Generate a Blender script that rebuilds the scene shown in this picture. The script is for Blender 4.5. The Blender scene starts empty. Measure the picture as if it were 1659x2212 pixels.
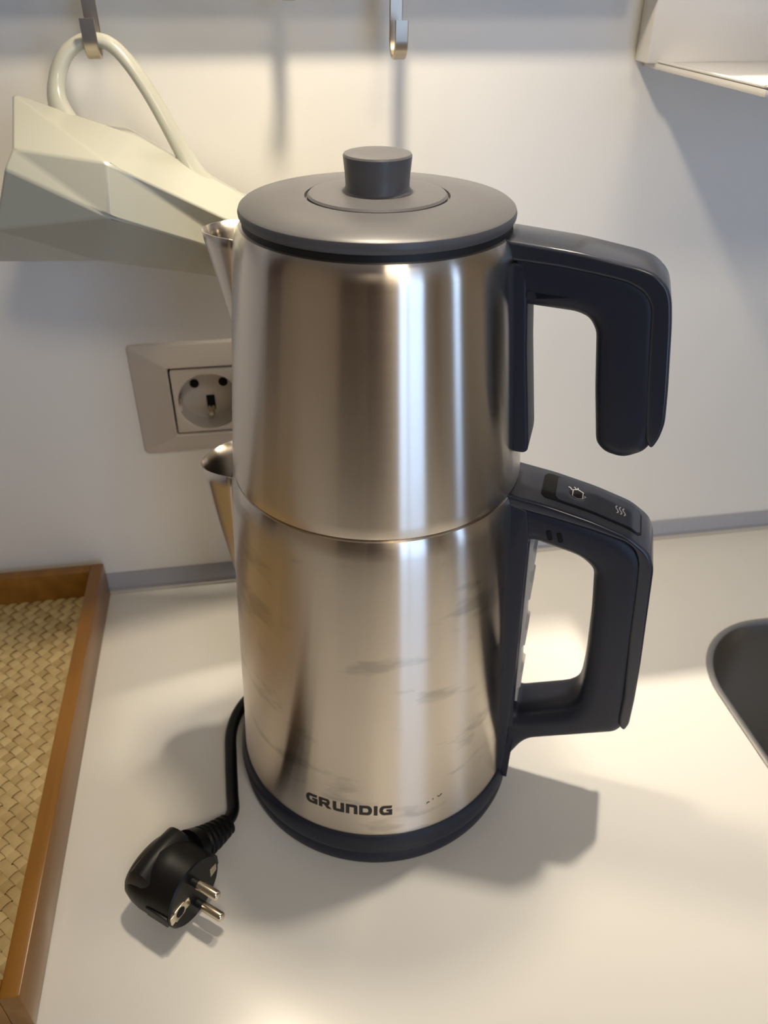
import bpy, bmesh, math, random
from mathutils import Vector, Matrix

random.seed(7)
S = bpy.context.scene
COL = S.collection
pi = math.pi

# ------------------------------------------------------------------ camera
def look_axes(yaw, pit, roll):
    fw = Vector((math.sin(yaw) * math.cos(pit), math.cos(yaw) * math.cos(pit), -math.sin(pit)))
    r = fw.cross(Vector((0, 0, 1))).normalized()
    u = r.cross(fw)
    c, s = math.cos(roll), math.sin(roll)
    return c * r + s * u, -s * r + c * u, fw
cd = bpy.data.cameras.new('camera')
cam = bpy.data.objects.new('camera', cd)
COL.objects.link(cam)
r_, u_, f_ = look_axes(0.1720, 0.6071, 0.0092)
cam.matrix_world = Matrix(((r_.x, u_.x, -f_.x, -0.0511), (r_.y, u_.y, -f_.y, -0.3152),
                           (r_.z, u_.z, -f_.z, 0.3962), (0, 0, 0, 1)))
cd.sensor_fit = 'VERTICAL'
cd.sensor_height = 24.0
cd.lens = 24.0 * 1721.3 / 2212.0
cd.clip_start = 0.01
cd.dof.use_dof = True
cd.dof.focus_distance = 0.33
cd.dof.aperture_fstop = 9.0
S.camera = cam

# ------------------------------------------------------------------ world, exposure
w = bpy.data.worlds.new('world')
S.world = w
w.use_nodes = True
bg = w.node_tree.nodes['Background']
bg.inputs[0].default_value = (0.46, 0.65, 1.0, 1)
bg.inputs[1].default_value = 2.6
S.view_settings.view_transform = 'Standard'
S.view_settings.look = 'None'
S.view_settings.exposure = 0.28
S.view_settings.gamma = 1.0
S.view_settings.use_curve_mapping = False

LAMP_A = (0.0, 0.026, 0.592)      # lamp on a wall arm above the kettle
LAMP_D = (0.275, 0.145, 1.60)     # unseen downlight near the wall, added to cast the shadow before the kettle
LAMP_E = (0.20, -1.35, 1.60)     # unseen ceiling lamp further back, added for ambient light
POWER_A, POWER_D, POWER_E = 0.58, 0.56, 8.5
WARM_A, WARM_D, WARM_E = (1.0, 0.85, 0.64), (1.0, 0.88, 0.72), (1.0, 0.85, 0.63)

# ------------------------------------------------------------------ materials
def principled(name, col, rough=0.5, metal=0.0, **kw):
    m = bpy.data.materials.new(name)
    m.use_nodes = True
    b = m.node_tree.nodes['Principled BSDF']
    b.inputs['Base Color'].default_value = (*col, 1)
    b.inputs['Roughness'].default_value = rough
    b.inputs['Metallic'].default_value = metal
    for k, v in kw.items():
        b.inputs[k.replace('_', ' ')].default_value = v
    return m
def nd(m, typ, **kw):
    n = m.node_tree.nodes.new(typ)
    for k, v in kw.items():
        setattr(n, k, v)
    return n
def lk(m, a, b):
    m.node_tree.links.new(a, b)
def bsdf(m):
    return m.node_tree.nodes['Principled BSDF']
def noise_bump(m, scale=200, strength=0.1, dist=0.001):
    tc = nd(m, 'ShaderNodeTexCoord'); n = nd(m, 'ShaderNodeTexNoise'); b = nd(m, 'ShaderNodeBump')
    n.inputs['Scale'].default_value = scale; n.inputs['Detail'].default_value = 4
    b.inputs['Strength'].default_value = strength; b.inputs['Distance'].default_value = dist
    lk(m, tc.outputs['Object'], n.inputs['Vector']); lk(m, n.outputs['Fac'], b.inputs['Height'])
    lk(m, b.outputs['Normal'], bsdf(m).inputs['Normal'])
def noise_tint(m, c1, c2, scale=5, stretch=(1, 1, 1), lo=0.35, hi=0.65):
    tc = nd(m, 'ShaderNodeTexCoord'); mp = nd(m, 'ShaderNodeMapping'); n = nd(m, 'ShaderNodeTexNoise')
    cr = nd(m, 'ShaderNodeValToRGB')
    mp.inputs['Scale'].default_value = stretch
    n.inputs['Scale'].default_value = scale; n.inputs['Detail'].default_value = 6
    cr.color_ramp.elements[0].position = lo; cr.color_ramp.elements[1].position = hi
    cr.color_ramp.elements[0].color = (*c1, 1); cr.color_ramp.elements[1].color = (*c2, 1)
    lk(m, tc.outputs['Object'], mp.inputs['Vector']); lk(m, mp.outputs['Vector'], n.inputs['Vector'])
    lk(m, n.outputs['Fac'], cr.inputs['Fac']); lk(m, cr.outputs['Color'], bsdf(m).inputs['Base Color'])

M = {}
def steel(name, aniso=True, smudge=False):
    m = principled(name, (0.80, 0.725, 0.63), 0.30, 1.0)
    b = bsdf(m)
    if aniso:
        t = nd(m, 'ShaderNodeTangent', direction_type='RADIAL', axis='Z')
        b.inputs['Anisotropic'].default_value = 1.0
        b.inputs['Anisotropic Rotation'].default_value = 0.25
        lk(m, t.outputs['Tangent'], b.inputs['Tangent'])
    # fine brushed grain round the body, and finger marks
    tc = nd(m, 'ShaderNodeTexCoord')
    mp = nd(m, 'ShaderNodeMapping'); mp.inputs['Scale'].default_value = (4, 4, 900)
    n = nd(m, 'ShaderNodeTexNoise'); n.inputs['Scale'].default_value = 3; n.inputs['Detail'].default_value = 3
    lk(m, tc.outputs['Object'], mp.inputs['Vector']); lk(m, mp.outputs['Vector'], n.inputs['Vector'])
    mr = nd(m, 'ShaderNodeMapRange')
    mr.inputs['To Min'].default_value = 0.225; mr.inputs['To Max'].default_value = 0.275
    lk(m, n.outputs['Fac'], mr.inputs['Value'])
    lk(m, mr.outputs['Result'], b.inputs['Roughness'])
    if smudge:
        mp2 = nd(m, 'ShaderNodeMapping'); mp2.inputs['Scale'].default_value = (1, 1, 2.6)
        mp2.inputs['Rotation'].default_value = (0.25, 0.35, 0)
        n2 = nd(m, 'ShaderNodeTexNoise'); n2.inputs['Scale'].default_value = 26; n2.inputs['Detail'].default_value = 5
        lk(m, tc.outputs['Object'], mp2.inputs['Vector']); lk(m, mp2.outputs['Vector'], n2.inputs['Vector'])
        cr = nd(m, 'ShaderNodeValToRGB')
        cr.color_ramp.elements[0].position = 0.565; cr.color_ramp.elements[1].position = 0.65
        cr.color_ramp.elements[0].color = (0.80, 0.725, 0.63, 1); cr.color_ramp.elements[1].color = (0.60, 0.555, 0.49, 1)
        lk(m, n2.outputs['Fac'], cr.inputs['Fac']); lk(m, cr.outputs['Color'], b.inputs['Base Color'])
    return m
M['steel'] = steel('brushed_steel')
M['steel_marked'] = steel('brushed_steel_with_finger_marks', smudge=True)
M['steel_plain'] = principled('plain_steel', (0.60, 0.56, 0.51), 0.33, 1.0)
M['steel_sink'] = principled('sink_steel', (0.42, 0.40, 0.37), 0.36, 1.0)
M['hook_metal'] = principled('hook_nickel', (0.52, 0.46, 0.38), 0.34, 1.0)
M['pin_metal'] = principled('pin_brass_nickel', (0.74, 0.66, 0.50), 0.22, 1.0)
M['plastic'] = principled('charcoal_plastic', (0.017, 0.020, 0.034), 0.46, Specular_IOR_Level=0.38)
M['plastic_gloss'] = principled('charcoal_gloss_plastic', (0.034, 0.038, 0.052), 0.18)
M['lid_plastic'] = principled('grey_lid_plastic', (0.105, 0.104, 0.110), 0.38)
for k in ('plastic', 'lid_plastic'):
    noise_bump(M[k], 2500, 0.06, 0.0003)
M['black'] = principled('black_plastic', (0.006, 0.006, 0.007), 0.5)
M['black_rubber'] = principled('black_rubber', (0.004, 0.0035, 0.0035), 0.42, Specular_IOR_Level=0.35)
M['hole_black'] = principled('hole_black', (0.002, 0.002, 0.002), 0.9)
M['print_black'] = principled('black_print', (0.012, 0.008, 0.008), 0.5)
M['print_grey'] = principled('pale_print', (0.55, 0.54, 0.52), 0.5)
M['gauge'] = principled('clear_gauge_plastic', (0.55, 0.51, 0.45), 0.35)
M['counter'] = principled('white_counter_laminate', (0.76, 0.74, 0.69), 0.22)
noise_bump(M['counter'], 900, 0.02, 0.0003)
M['wall'] = principled('white_backsplash', (0.87, 0.85, 0.80), 0.34)
M['paint'] = principled('cream_wall_paint', (0.50, 0.37, 0.22), 0.7)
M['ceiling'] = principled('ceiling_paint', (0.72, 0.66, 0.57), 0.8)
M['trim'] = principled('grey_seal_strip', (0.36, 0.365, 0.40), 0.4)
M['trim_lip'] = principled('pale_seal_lip', (0.55, 0.52, 0.46), 0.4)
M['socket'] = principled('ivory_socket_plastic', (0.60, 0.55, 0.50), 0.36)
M['socket_in'] = principled('ivory_socket_insert', (0.66, 0.61, 0.55), 0.3)
M['jug'] = principled('pale_celadon_glaze', (0.50, 0.505, 0.43), 0.20)
M['shelf'] = principled('white_enamel', (0.74, 0.73, 0.72), 0.16)
M['tray_wood'] = principled('amber_varnished_wood', (0.30, 0.12, 0.022), 0.30)
noise_tint(M['tray_wood'], (0.235, 0.098, 0.010), (0.300, 0.132, 0.016), 14, (8, 0.6, 8))
M['cab_white'] = principled('white_cabinet_lacquer', (0.70, 0.66, 0.60), 0.3)
M['floor'] = principled('oak_floor', (0.22, 0.13, 0.07), 0.45)
noise_tint(M['floor'], (0.17, 0.095, 0.05), (0.26, 0.155, 0.085), 4, (0.7, 9, 1))
M['stand_in_wood'] = principled('reddish_brown_stand_in', (0.080, 0.022, 0.014), 0.4)  # for the added door and end unit that the steel reflects
M['added_wardrobe'] = principled('brown_stand_in_board', (0.16, 0.088, 0.045), 0.5)  # for the tall cupboard added for its reflection
M['frame_white'] = principled('white_window_frame', (0.7, 0.7, 0.7), 0.4)
m = M['weave'] = principled('dried_palm_strip', (0.50, 0.38, 0.20), 0.55)
oi = nd(m, 'ShaderNodeObjectInfo'); cr = nd(m, 'ShaderNodeValToRGB')
tc = nd(m, 'ShaderNodeTexCoord'); nz = nd(m, 'ShaderNodeTexNoise'); nz.inputs['Scale'].default_value = 60
ad = nd(m, 'ShaderNodeMath', operation='MULTIPLY_ADD'); ad.inputs[1].default_value = 0.9
lk(m, tc.outputs['Object'], nz.inputs['Vector'])
lk(m, nz.outputs['Fac'], ad.inputs[0]); 
sb = nd(m, 'ShaderNodeMath', operation='MULTIPLY_ADD'); sb.inputs[1].default_value = 0.55; sb.inputs[2].default_value = -0.22
lk(m, oi.outputs['Random'], sb.inputs[0]); lk(m, sb.outputs[0], ad.inputs[2])
lk(m, ad.outputs[0], cr.inputs['Fac'])
cr.color_ramp.elements[0].color = (0.40, 0.27, 0.10, 1); cr.color_ramp.elements[1].color = (0.68, 0.525, 0.26, 1)
lk(m, cr.outputs['Color'], bsdf(m).inputs['Base Color'])
m = M['lamp_glow'] = principled('lamp_diffuser', (0.9, 0.9, 0.9), 0.5)
bsdf(m).inputs['Emission Color'].default_value = (1, 0.83, 0.6, 1)
bsdf(m).inputs['Emission Strength'].default_value = 6.0

# ------------------------------------------------------------------ mesh helpers
def smooth(me, ang=32):
    for p in me.polygons:
        p.use_smooth = True
    me.set_sharp_from_angle(angle=math.radians(ang))
def link(name, me, mat, parent=None, sm=32):
    if sm:
        smooth(me, sm)
    if mat is not None:
        me.materials.clear(); me.materials.append(M[mat] if isinstance(mat, str) else mat)
    o = bpy.data.objects.new(name, me)
    COL.objects.link(o)
    if parent is not None:
        o.parent = parent
        o.matrix_parent_inverse = parent.matrix_world.inverted()
    return o
def from_bm(name, bm, mat, parent=None, sm=32):
    bmesh.ops.recalc_face_normals(bm, faces=bm.faces)
    me = bpy.data.meshes.new(name); bm.to_mesh(me); bm.free()
    return link(name, me, mat, parent, sm)
def thing(name, label, cat, loc=(0, 0, 0), group=None):
    o = bpy.data.objects.new(name, None)
    COL.objects.link(o)
    o.location = loc
    o.matrix_world = Matrix.Translation(loc)
    o.empty_display_size = 0.02
    return tag(o, label, cat, group)
def tag(o, label, cat, group=None):
    o['label'] = label; o['category'] = cat
    if group:
        o['group'] = group
    return o
def struct(o):
    o['kind'] = 'structure'
    return o
def box_bm(bm, x0, x1, y0, y1, z0, z1, bev=0.0, seg=2):
    g = bmesh.ops.create_cube(bm, size=1.0)
    for v in g['verts']:
        v.co = Vector((x0 + (v.co.x + .5) * (x1 - x0), y0 + (v.co.y + .5) * (y1 - y0), z0 + (v.co.z + .5) * (z1 - z0)))
    if bev:
        es = list({e for v in g['verts'] for e in v.link_edges})
        bmesh.ops.bevel(bm, geom=es, offset=bev, segments=seg, affect='EDGES', profile=0.5)
def box(name, x0, x1, y0, y1, z0, z1, mat, parent=None, bev=0.0, seg=2):
    bm = bmesh.new(); box_bm(bm, x0, x1, y0, y1, z0, z1, bev, seg)
    return from_bm(name, bm, mat, parent)
def lathe_bm(bm, prof, seg=128, center=(0, 0)):
    rings = []
    for r, z in prof:
        if r < 1e-6:
            rings.append([bm.verts.new((center[0], center[1], z))])
        else:
            rings.append([bm.verts.new((center[0] + r * math.cos(2 * pi * i / seg), center[1] + r * math.sin(2 * pi * i / seg), z)) for i in range(seg)])
    for a, b in zip(rings, rings[1:]):
        for i in range(seg):
            j = (i + 1) % seg
            if len(a) == 1 and len(b) == 1:
                continue
            if len(a) == 1:
                bm.faces.new((a[0], b[i], b[j]))
            elif len(b) == 1:
                bm.faces.new((a[i], a[j], b[0]))
            else:
                bm.faces.new((a[i], a[j], b[j], b[i]))
def lathe(name, prof, mat, parent=None, seg=128, sm=32):
    bm = bmesh.new(); lathe_bm(bm, prof, seg)
    return from_bm(name, bm, mat, parent, sm)
def fillet(pts, rad, seg=5):
    out = []
    n = len(pts)
    for i in range(n):
        p0, p1, p2 = Vector(pts[i - 1]), Vector(pts[i]), Vector(pts[(i + 1) % n])
        r = rad[i] if isinstance(rad, (list, tuple)) else rad
        a, b = (p0 - p1), (p2 - p1)
        if r <= 0 or a.length < 1e-9 or b.length < 1e-9:
            out.append(tuple(p1)); continue
        d = min(r, a.length * .45, b.length * .45)
        s, e = p1 + a.normalized() * d, p1 + b.normalized() * d
        for k in range(seg + 1):
            t = k / seg
            out.append(tuple((1 - t) ** 2 * s + 2 * t * (1 - t) * p1 + t * t * e))
    return out
def rrect(x0, x1, y0, y1, r, seg=6):
    pts = []
    for cx, cy, a0 in ((x1 - r, y1 - r, 0), (x0 + r, y1 - r, 90), (x0 + r, y0 + r, 180), (x1 - r, y0 + r, 270)):
        for k in range(seg + 1):
            a = math.radians(a0 + 90 * k / seg)
            pts.append((cx + r * math.cos(a), cy + r * math.sin(a)))
    return pts
def circle2(cx, cy, r, seg=48):
    return [(cx + r * math.cos(2 * pi * i / seg), cy + r * math.sin(2 * pi * i / seg)) for i in range(seg)]
def poly_mesh(name, outer, holes, depth, bev, o, u, v, w, bres=4):
    """a flat outline with holes, given thickness `depth` centred on the plane (o, u, v), rounded edges"""
    cu = bpy.data.curves.new(name, 'CURVE')
    cu.dimensions = '2D'; cu.fill_mode = 'BOTH'
    for loop in [outer] + list(holes):
        sp = cu.splines.new('POLY')
        sp.points.add(len(loop) - 1)
        for p, q in zip(sp.points, loop):
            p.co = (q[0], q[1], 0, 1)
        sp.use_cyclic_u = True
    cu.extrude = depth / 2 - bev
    cu.bevel_depth = bev; cu.bevel_resolution = bres
    cu.offset = -bev
    t = bpy.data.objects.new('tmp_outline', cu)
    COL.objects.link(t)
    dg = bpy.context.evaluated_depsgraph_get()
    me = bpy.data.meshes.new_from_object(t.evaluated_get(dg))
    bpy.data.objects.remove(t); bpy.data.curves.remove(cu)
    me.name = name
    u, v, w, o = Vector(u), Vector(v), Vector(w), Vector(o)
    me.transform(Matrix(((u.x, v.x, w.x, o.x), (u.y, v.y, w.y, o.y), (u.z, v.z, w.z, o.z), (0, 0, 0, 1))))
    bm = bmesh.new(); bm.from_mesh(me)
    bmesh.ops.remove_doubles(bm, verts=bm.verts, dist=1e-6)
    bmesh.ops.recalc_face_normals(bm, faces=bm.faces)
    bm.to_mesh(me); bm.free()
    return me
def poly(name, outer, holes, depth, bev, o, u, v, w, mat, parent=None, bres=4, sm=32):
    return link(name, poly_mesh(name, outer, holes, depth, bev, o, u, v, w, bres), mat, parent, sm)
def spline(pts, n=12):
    pts = [Vector(p) for p in pts]
    out = []
    for i in range(len(pts) - 1):
        p0 = pts[max(i - 1, 0)]; p1 = pts[i]; p2 = pts[i + 1]; p3 = pts[min(i + 2, len(pts) - 1)]
        for k in range(n):
            t = k / n
            out.append(0.5 * ((2 * p1) + (-p0 + p2) * t + (2 * p0 - 5 * p1 + 4 * p2 - p3) * t * t + (-p0 + 3 * p1 - 3 * p2 + p3) * t ** 3))
    out.append(pts[-1])
    return out
def tube_bm(bm, pts, rad, seg=12, caps=True, ell=None, up=Vector((0, 0, 1))):
    pts = [Vector(p) for p in pts]
    n = len(pts)
    rr = rad if isinstance(rad, (list, tuple)) else [rad] * n
    rings = []
    prev = None
    for i, p in enumerate(pts):
        t = (pts[min(i + 1, n - 1)] - pts[max(i - 1, 0)]).normalized()
        if prev is None:
            a = t.cross(up)
            if a.length < 1e-4:
                a = t.cross(Vector((1, 0, 0)))
            a.normalize()
        else:
            a = (prev - t * prev.dot(t)).normalized()
        prev = a
        b = t.cross(a)
        ea, eb = ell if ell else (1, 1)
        rings.append([bm.verts.new(p + (a * math.cos(2 * pi * k / seg) * ea + b * math.sin(2 * pi * k / seg) * eb) * rr[i]) for k in range(seg)])
    for A, B in zip(rings, rings[1:]):
        for k in range(seg):
            bm.faces.new((A[k], A[(k + 1) % seg], B[(k + 1) % seg], B[k]))
    if caps:
        bm.faces.new(rings[0][::-1]); bm.faces.new(rings[-1])
def tube(name, pts, rad, mat, parent=None, seg=12, ell=None, sm=40):
    bm = bmesh.new(); tube_bm(bm, pts, rad, seg, True, ell)
    return from_bm(name, bm, mat, parent, sm)
def ribbon(name, path, width_axis, wid, thick, mat, parent=None, bev=0.0004):
    """bent flat bar: path is a list of points, the bar is `wid` wide along width_axis"""
    path = [Vector(p) for p in path]
    wa = Vector(width_axis).normalized()
    bm = bmesh.new(); rings = []
    for i, p in enumerate(path):
        t = (path[min(i + 1, len(path) - 1)] - path[max(i - 1, 0)]).normalized()
        n = t.cross(wa).normalized()
        h, k = wid / 2, thick / 2
        b = bev
        sec = [(-h + b, -k), (h - b, -k), (h, -k + b), (h, k - b), (h - b, k), (-h + b, k), (-h, k - b), (-h, -k + b)]
        rings.append([bm.verts.new(p + wa * a + n * c) for a, c in sec])
    for A, B in zip(rings, rings[1:]):
        for k in range(8):
            bm.faces.new((A[k], A[(k + 1) % 8], B[(k + 1) % 8], B[k]))
    bm.faces.new(rings[0][::-1]); bm.faces.new(rings[-1])
    return from_bm(name, bm, mat, parent, 25)
X, Y, Z = Vector((1, 0, 0)), Vector((0, 1, 0)), Vector((0, 0, 1))

# ================================================================== the setting
WY = 0.178                                     # face of the tiled-in backsplash
XL, XR, YF, ZF, ZC = -1.6, 1.9, -2.6, -0.90, 1.66
SOCK = (-0.0843, 0.156)
def wall_plane(name, outer, holes, o, u, v, w, mat, t=0.06):
    return struct(poly(name, outer, holes, t, 0.0, o, u, v, w, mat, sm=0))
# wall behind the counter, with the box for the socket sunk in it
wall_plane('wall_back', [(XL, ZF), (XR, ZF), (XR, ZC), (XL, ZC)],
           [rrect(SOCK[0] - .026, SOCK[0] + .026, SOCK[1] - .026, SOCK[1] + .026, .002)],
           (0, WY + .03, 0), X, Z, -Y, 'wall')
wall_plane('wall_left', [(YF, ZF), (WY, ZF), (WY, ZC), (YF, ZC)], [], (XL - .03, 0, 0), Y, Z, X, 'paint')
wall_plane('wall_right', [(YF, ZF), (WY, ZF), (WY, ZC), (YF, ZC)], [[(-1.72, -.4), (-1.30, -.4), (-1.30, 1.4), (-1.72, 1.4)]],
           (XR + .03, 0, 0), Y, Z, X, 'paint')
wall_plane('wall_front', [(XL, ZF), (XR, ZF), (XR, ZC), (XL, ZC)], [[(0.26, -0.85), (1.30, -0.85), (1.30, 1.45), (0.26, 1.45)]],
           (0, YF - .03, 0), X, Z, Y, 'paint')
struct(box('floor', XL, XR, YF, WY, ZF - .05, ZF, 'floor'))
struct(box('ceiling', XL, XR, YF, WY, ZC, ZC + .05, 'ceiling'))
def window(name, x0, x1, z0, z1, o, u, w, mull):
    bm_holes = []
    xs = [x0 + .05] + mull + [x1 - .05]
    for a, b in zip(xs, xs[1:]):
        bm_holes.append([(a + .02, z0 + .05), (b - .02, z0 + .05), (b - .02, z1 - .05), (a + .02, z1 - .05)])
    return struct(poly(name, [(x0, z0), (x1, z0), (x1, z1), (x0, z1)], bm_holes, .05, .004, o, u, Z, w, 'frame_white'))
window('window_1', 0.26, 1.30, -0.85, 1.45, (0, YF - .03, 0), X, Y, [0.62])
window('window_2', -1.72, -1.30, -.4, 1.4, (XR + .03, 0, 0), Y, X, [])
for nm, loc, rot, sx, sy in (('window_portal', (0.78, YF - .031, 0.3), (pi / 2, 0, 0), 1.04, 2.3), ('side_window_portal', (XR + .031, -1.51, .5), (pi / 2, 0, pi / 2), .42, 1.8)):
    ld = bpy.data.lights.new(nm, 'AREA'); ld.shape = 'RECTANGLE'; ld.size = sx; ld.size_y = sy
    ld.cycles.is_portal = True
    lo = bpy.data.objects.new(nm, ld); COL.objects.link(lo); lo.location = loc
    d = Vector((0, 1, 0)) if loc[1] < -2 else Vector((-1, 0, 0))
    lo.rotation_euler = d.to_track_quat('-Z', 'Z').to_euler()
dr = struct(box('stand_in_door', -0.74, 0.10, YF, YF + .04, ZF, 1.15, 'stand_in_wood', bev=.003))  # added door, stands in for the camera holder's dark red reflection
for z0, z1 in ((-.78, .0), (.1, 1.05)):
    box('door_panel', -0.62, -0.02, YF + .04, YF + .05, z0, z1, 'stand_in_wood', dr, .004)
tube('door_handle', [(0.04, YF + .04, .1), (0.04, YF + .09, .1), (-.07, YF + .09, .1)], .008, 'hook_metal', dr)

wr = thing('added_wardrobe', 'unseen tall brown two-door cupboard added for its reflection in the kettle', 'added_wardrobe', (-1.17, YF + .2, ZF))  # unseen cupboard added as a brown band in the steel's reflection
box('body', -1.56, -.80, YF + .001, YF + .40, ZF, 1.25, 'added_wardrobe', wr, .002)
for x0, x1 in ((-1.558, -1.182), (-1.178, -.802)):
    d = box('door', x0, x1, YF + .401, YF + .42, ZF + .06, 1.245, 'added_wardrobe', wr, .002)
    tube('handle', [(-1.18 + (.04 if x0 > -1.2 else -.04), YF + .42, .0), (-1.18 + (.04 if x0 > -1.2 else -.04), YF + .44, .01), (-1.18 + (.04 if x0 > -1.2 else -.04), YF + .44, .13), (-1.18 + (.04 if x0 > -1.2 else -.04), YF + .42, .14)], .005, 'hook_metal', d)

# grey sealing strip where counter and wall meet
bm = bmesh.new()
prof = [(WY, 0.0), (WY - .0062, 0.0), (WY - .0062, .0012), (WY - .0050, .0022), (WY - .0050, .0046), (WY - .0056, .0054), (WY - .0050, .0070),
        (WY - .0030, .0130), (WY - .0016, .0148), (WY, .0152)]
bw = lambda x: [bm.verts.new((x, y, z)) for y, z in prof]
A, B = bw(-1.255), bw(XR)
for k in range(len(prof) - 1):
    bm.faces.new((A[k], B[k], B[k + 1], A[k + 1]))
tr = from_bm('trim_1', bm, 'trim', None, 20); struct(tr)
lip = box('seal_lip', -1.255, XR, WY - .0072, WY - .0045, 0.0, .0020, 'trim_lip', tr, .0006)

# ================================================================== counter, sink, base units
SX0, SX1, SY0, SY1, SR = 0.2295, 0.66, -0.36, 0.0675, 0.062
outer = [(-1.255, -0.44), (1.75, -0.44), (1.75, WY), (-1.255, WY)]
ct = poly('countertop', outer, [rrect(SX0, SX1, SY0, SY1, SR, 14)], .038, 0.0012, (0, 0, -.019), X, Y, Z, 'counter', bres=2)
tag(ct, 'long white laminate worktop against the backsplash carrying the kettle', 'countertop')
sk = thing('sink', 'brushed steel sink basin set into the white worktop', 'sink', (0.445, -0.146, -.17))
bm = bmesh.new()
loops = []
for ins, z in ((-.0005, .0004), (.0018, .0012), (.0036, .0006), (.0048, -.002), (.006, -.02), (.010, -.13), (.016, -.155), (.035, -.168), (.12, -.170)):
    pts = rrect(SX0 + ins, SX1 - ins, SY0 + ins, SY1 - ins, max(SR - ins, .02), 14)
    loops.append([bm.verts.new((x, y, z)) for x, y in pts])
for a, b in zip(loops, loops[1:]):
    n = len(a)
    for i in range(n):
        bm.faces.new((a[i], a[(i + 1) % n], b[(i + 1) % n], b[i]))
bm.faces.new(loops[-1])
from_bm('basin', bm, 'steel_sink', sk, 40)
bm = bmesh.new()
lathe_bm(bm, [(0, -.1675), (.030, -.1675), (.040, -.166), (.043, -.1695)], 48, (0.445, -0.146))
from_bm('drain', bm, 'steel_plain', sk)
pc = thing('reflection_unit', 'unseen tall dark brown unit added for its reflection, at the end of the worktop', 'cabinet', (-1.42, .03, ZF))  # unseen unit added as a dark band in the kettle's reflection
box('body', XL + .001, -1.262, -.12, WY - .001, ZF, 1.30, 'stand_in_wood', pc, .002)
box('door', XL + .003, -1.264, -.139, -.121, ZF + .08, 1.298, 'stand_in_wood', pc, .002)
xs = [-1.25, -.85, -.3, .15, 1.0, 1.75]
lab = ['white base cupboard next to the added dark unit', 'white base cupboard below the woven tray', 'white base cupboard below the kettle',
       'wide white base cupboard under the sink', 'white base cupboard beyond the sink']
for i in range(5):
    x0, x1 = xs[i] + .001, xs[i + 1] - .001
    c = thing('base_cabinet', lab[i], 'cabinet', ((x0 + x1) / 2, -.12, ZF))
    if i == 3:   # sink unit is open on top
        bm = bmesh.new()
        box_bm(bm, x0, x1, -.40, .17, -.80, -.20); from_bm('body', bm, 'cab_white', c)
        box('rail', x0, x1, -.40, -.38, -.20, -.038, 'cab_white', c)
    else:
        box('body', x0, x1, -.40, .17, -.80, -.038, 'cab_white', c)
    box('plinth', x0, x1, -.34, -.32, ZF, -.80, 'black', c)
    d = box('door', x0 + .002, x1 - .002, -.42, -.401, -.79, -.045, 'cab_white', c, .0015)
    tube('handle', [((x0 + x1) / 2 - .06, -.42, -.09), ((x0 + x1) / 2 - .06, -.445, -.09), ((x0 + x1) / 2 + .06, -.445, -.09), ((x0 + x1) / 2 + .06, -.42, -.09)], .004, 'hook_metal', d)

# ================================================================== added shade shelves, arm lamp, added ceiling lamps
nsf = thing('shade_shelf', 'unseen narrow white shelf added to shade the counter, above the rail', 'shelf', (0, WY, .62))  # unseen shelves added to keep the downlight off the counter along the wall
box('board', -1.2, -.06, .1075, WY, .610, .626, 'cab_white', nsf, .001)
for x in (-.9, -.2):
    box('bracket', x - .006, x + .006, .125, WY, .560, .610, 'cab_white', nsf, .001)
ns2 = thing('shade_shelf', 'unseen narrow white shelf added to shade the counter, above the enamel shelf', 'shelf', (.8, WY, .62))
box('board', .06, 1.6, .1075, WY, .610, .626, 'cab_white', ns2, .001)
for x in (.5, 1.2):
    box('bracket', x - .006, x + .006, .125, WY, .560, .610, 'cab_white', ns2, .001)
lp = thing('arm_lamp', 'small round lamp on a wall arm above the kettle', 'lamp', (LAMP_A[0], WY, .640))
bm = bmesh.new(); lathe_bm(bm, [(0, .6095), (.030, .6095), (.033, .607), (.033, .5935), (.029, .5935), (.029, .604), (0, .604)], 48, LAMP_A[:2]); from_bm('housing', bm, 'cab_white', lp)
tube('arm', [(LAMP_A[0], LAMP_A[1], .6085), (LAMP_A[0], LAMP_A[1], .640), (LAMP_A[0], WY - .004, .640)], .005, 'hook_metal', lp)
bm = bmesh.new(); lathe_bm(bm, [(0, 0), (.022, 0), (.022, .006), (0, .006)], 32); bm.transform(Matrix.Translation((LAMP_A[0], WY, .640)) @ Matrix.Rotation(pi / 2, 4, 'X')); from_bm('wall_plate', bm, 'cab_white', lp)
ld = bpy.data.lights.new('puck_lamp_light', 'AREA'); ld.shape = 'DISK'; ld.size = .034
ld.energy = POWER_A; ld.color = WARM_A; ld.spread = math.radians(118)
lo = bpy.data.objects.new('puck_lamp_light', ld); COL.objects.link(lo); lo.location = (LAMP_A[0], LAMP_A[1], .5985); lo.rotation_euler = Vector((.04, .11, -1)).to_track_quat('-Z', 'Y').to_euler()
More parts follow.
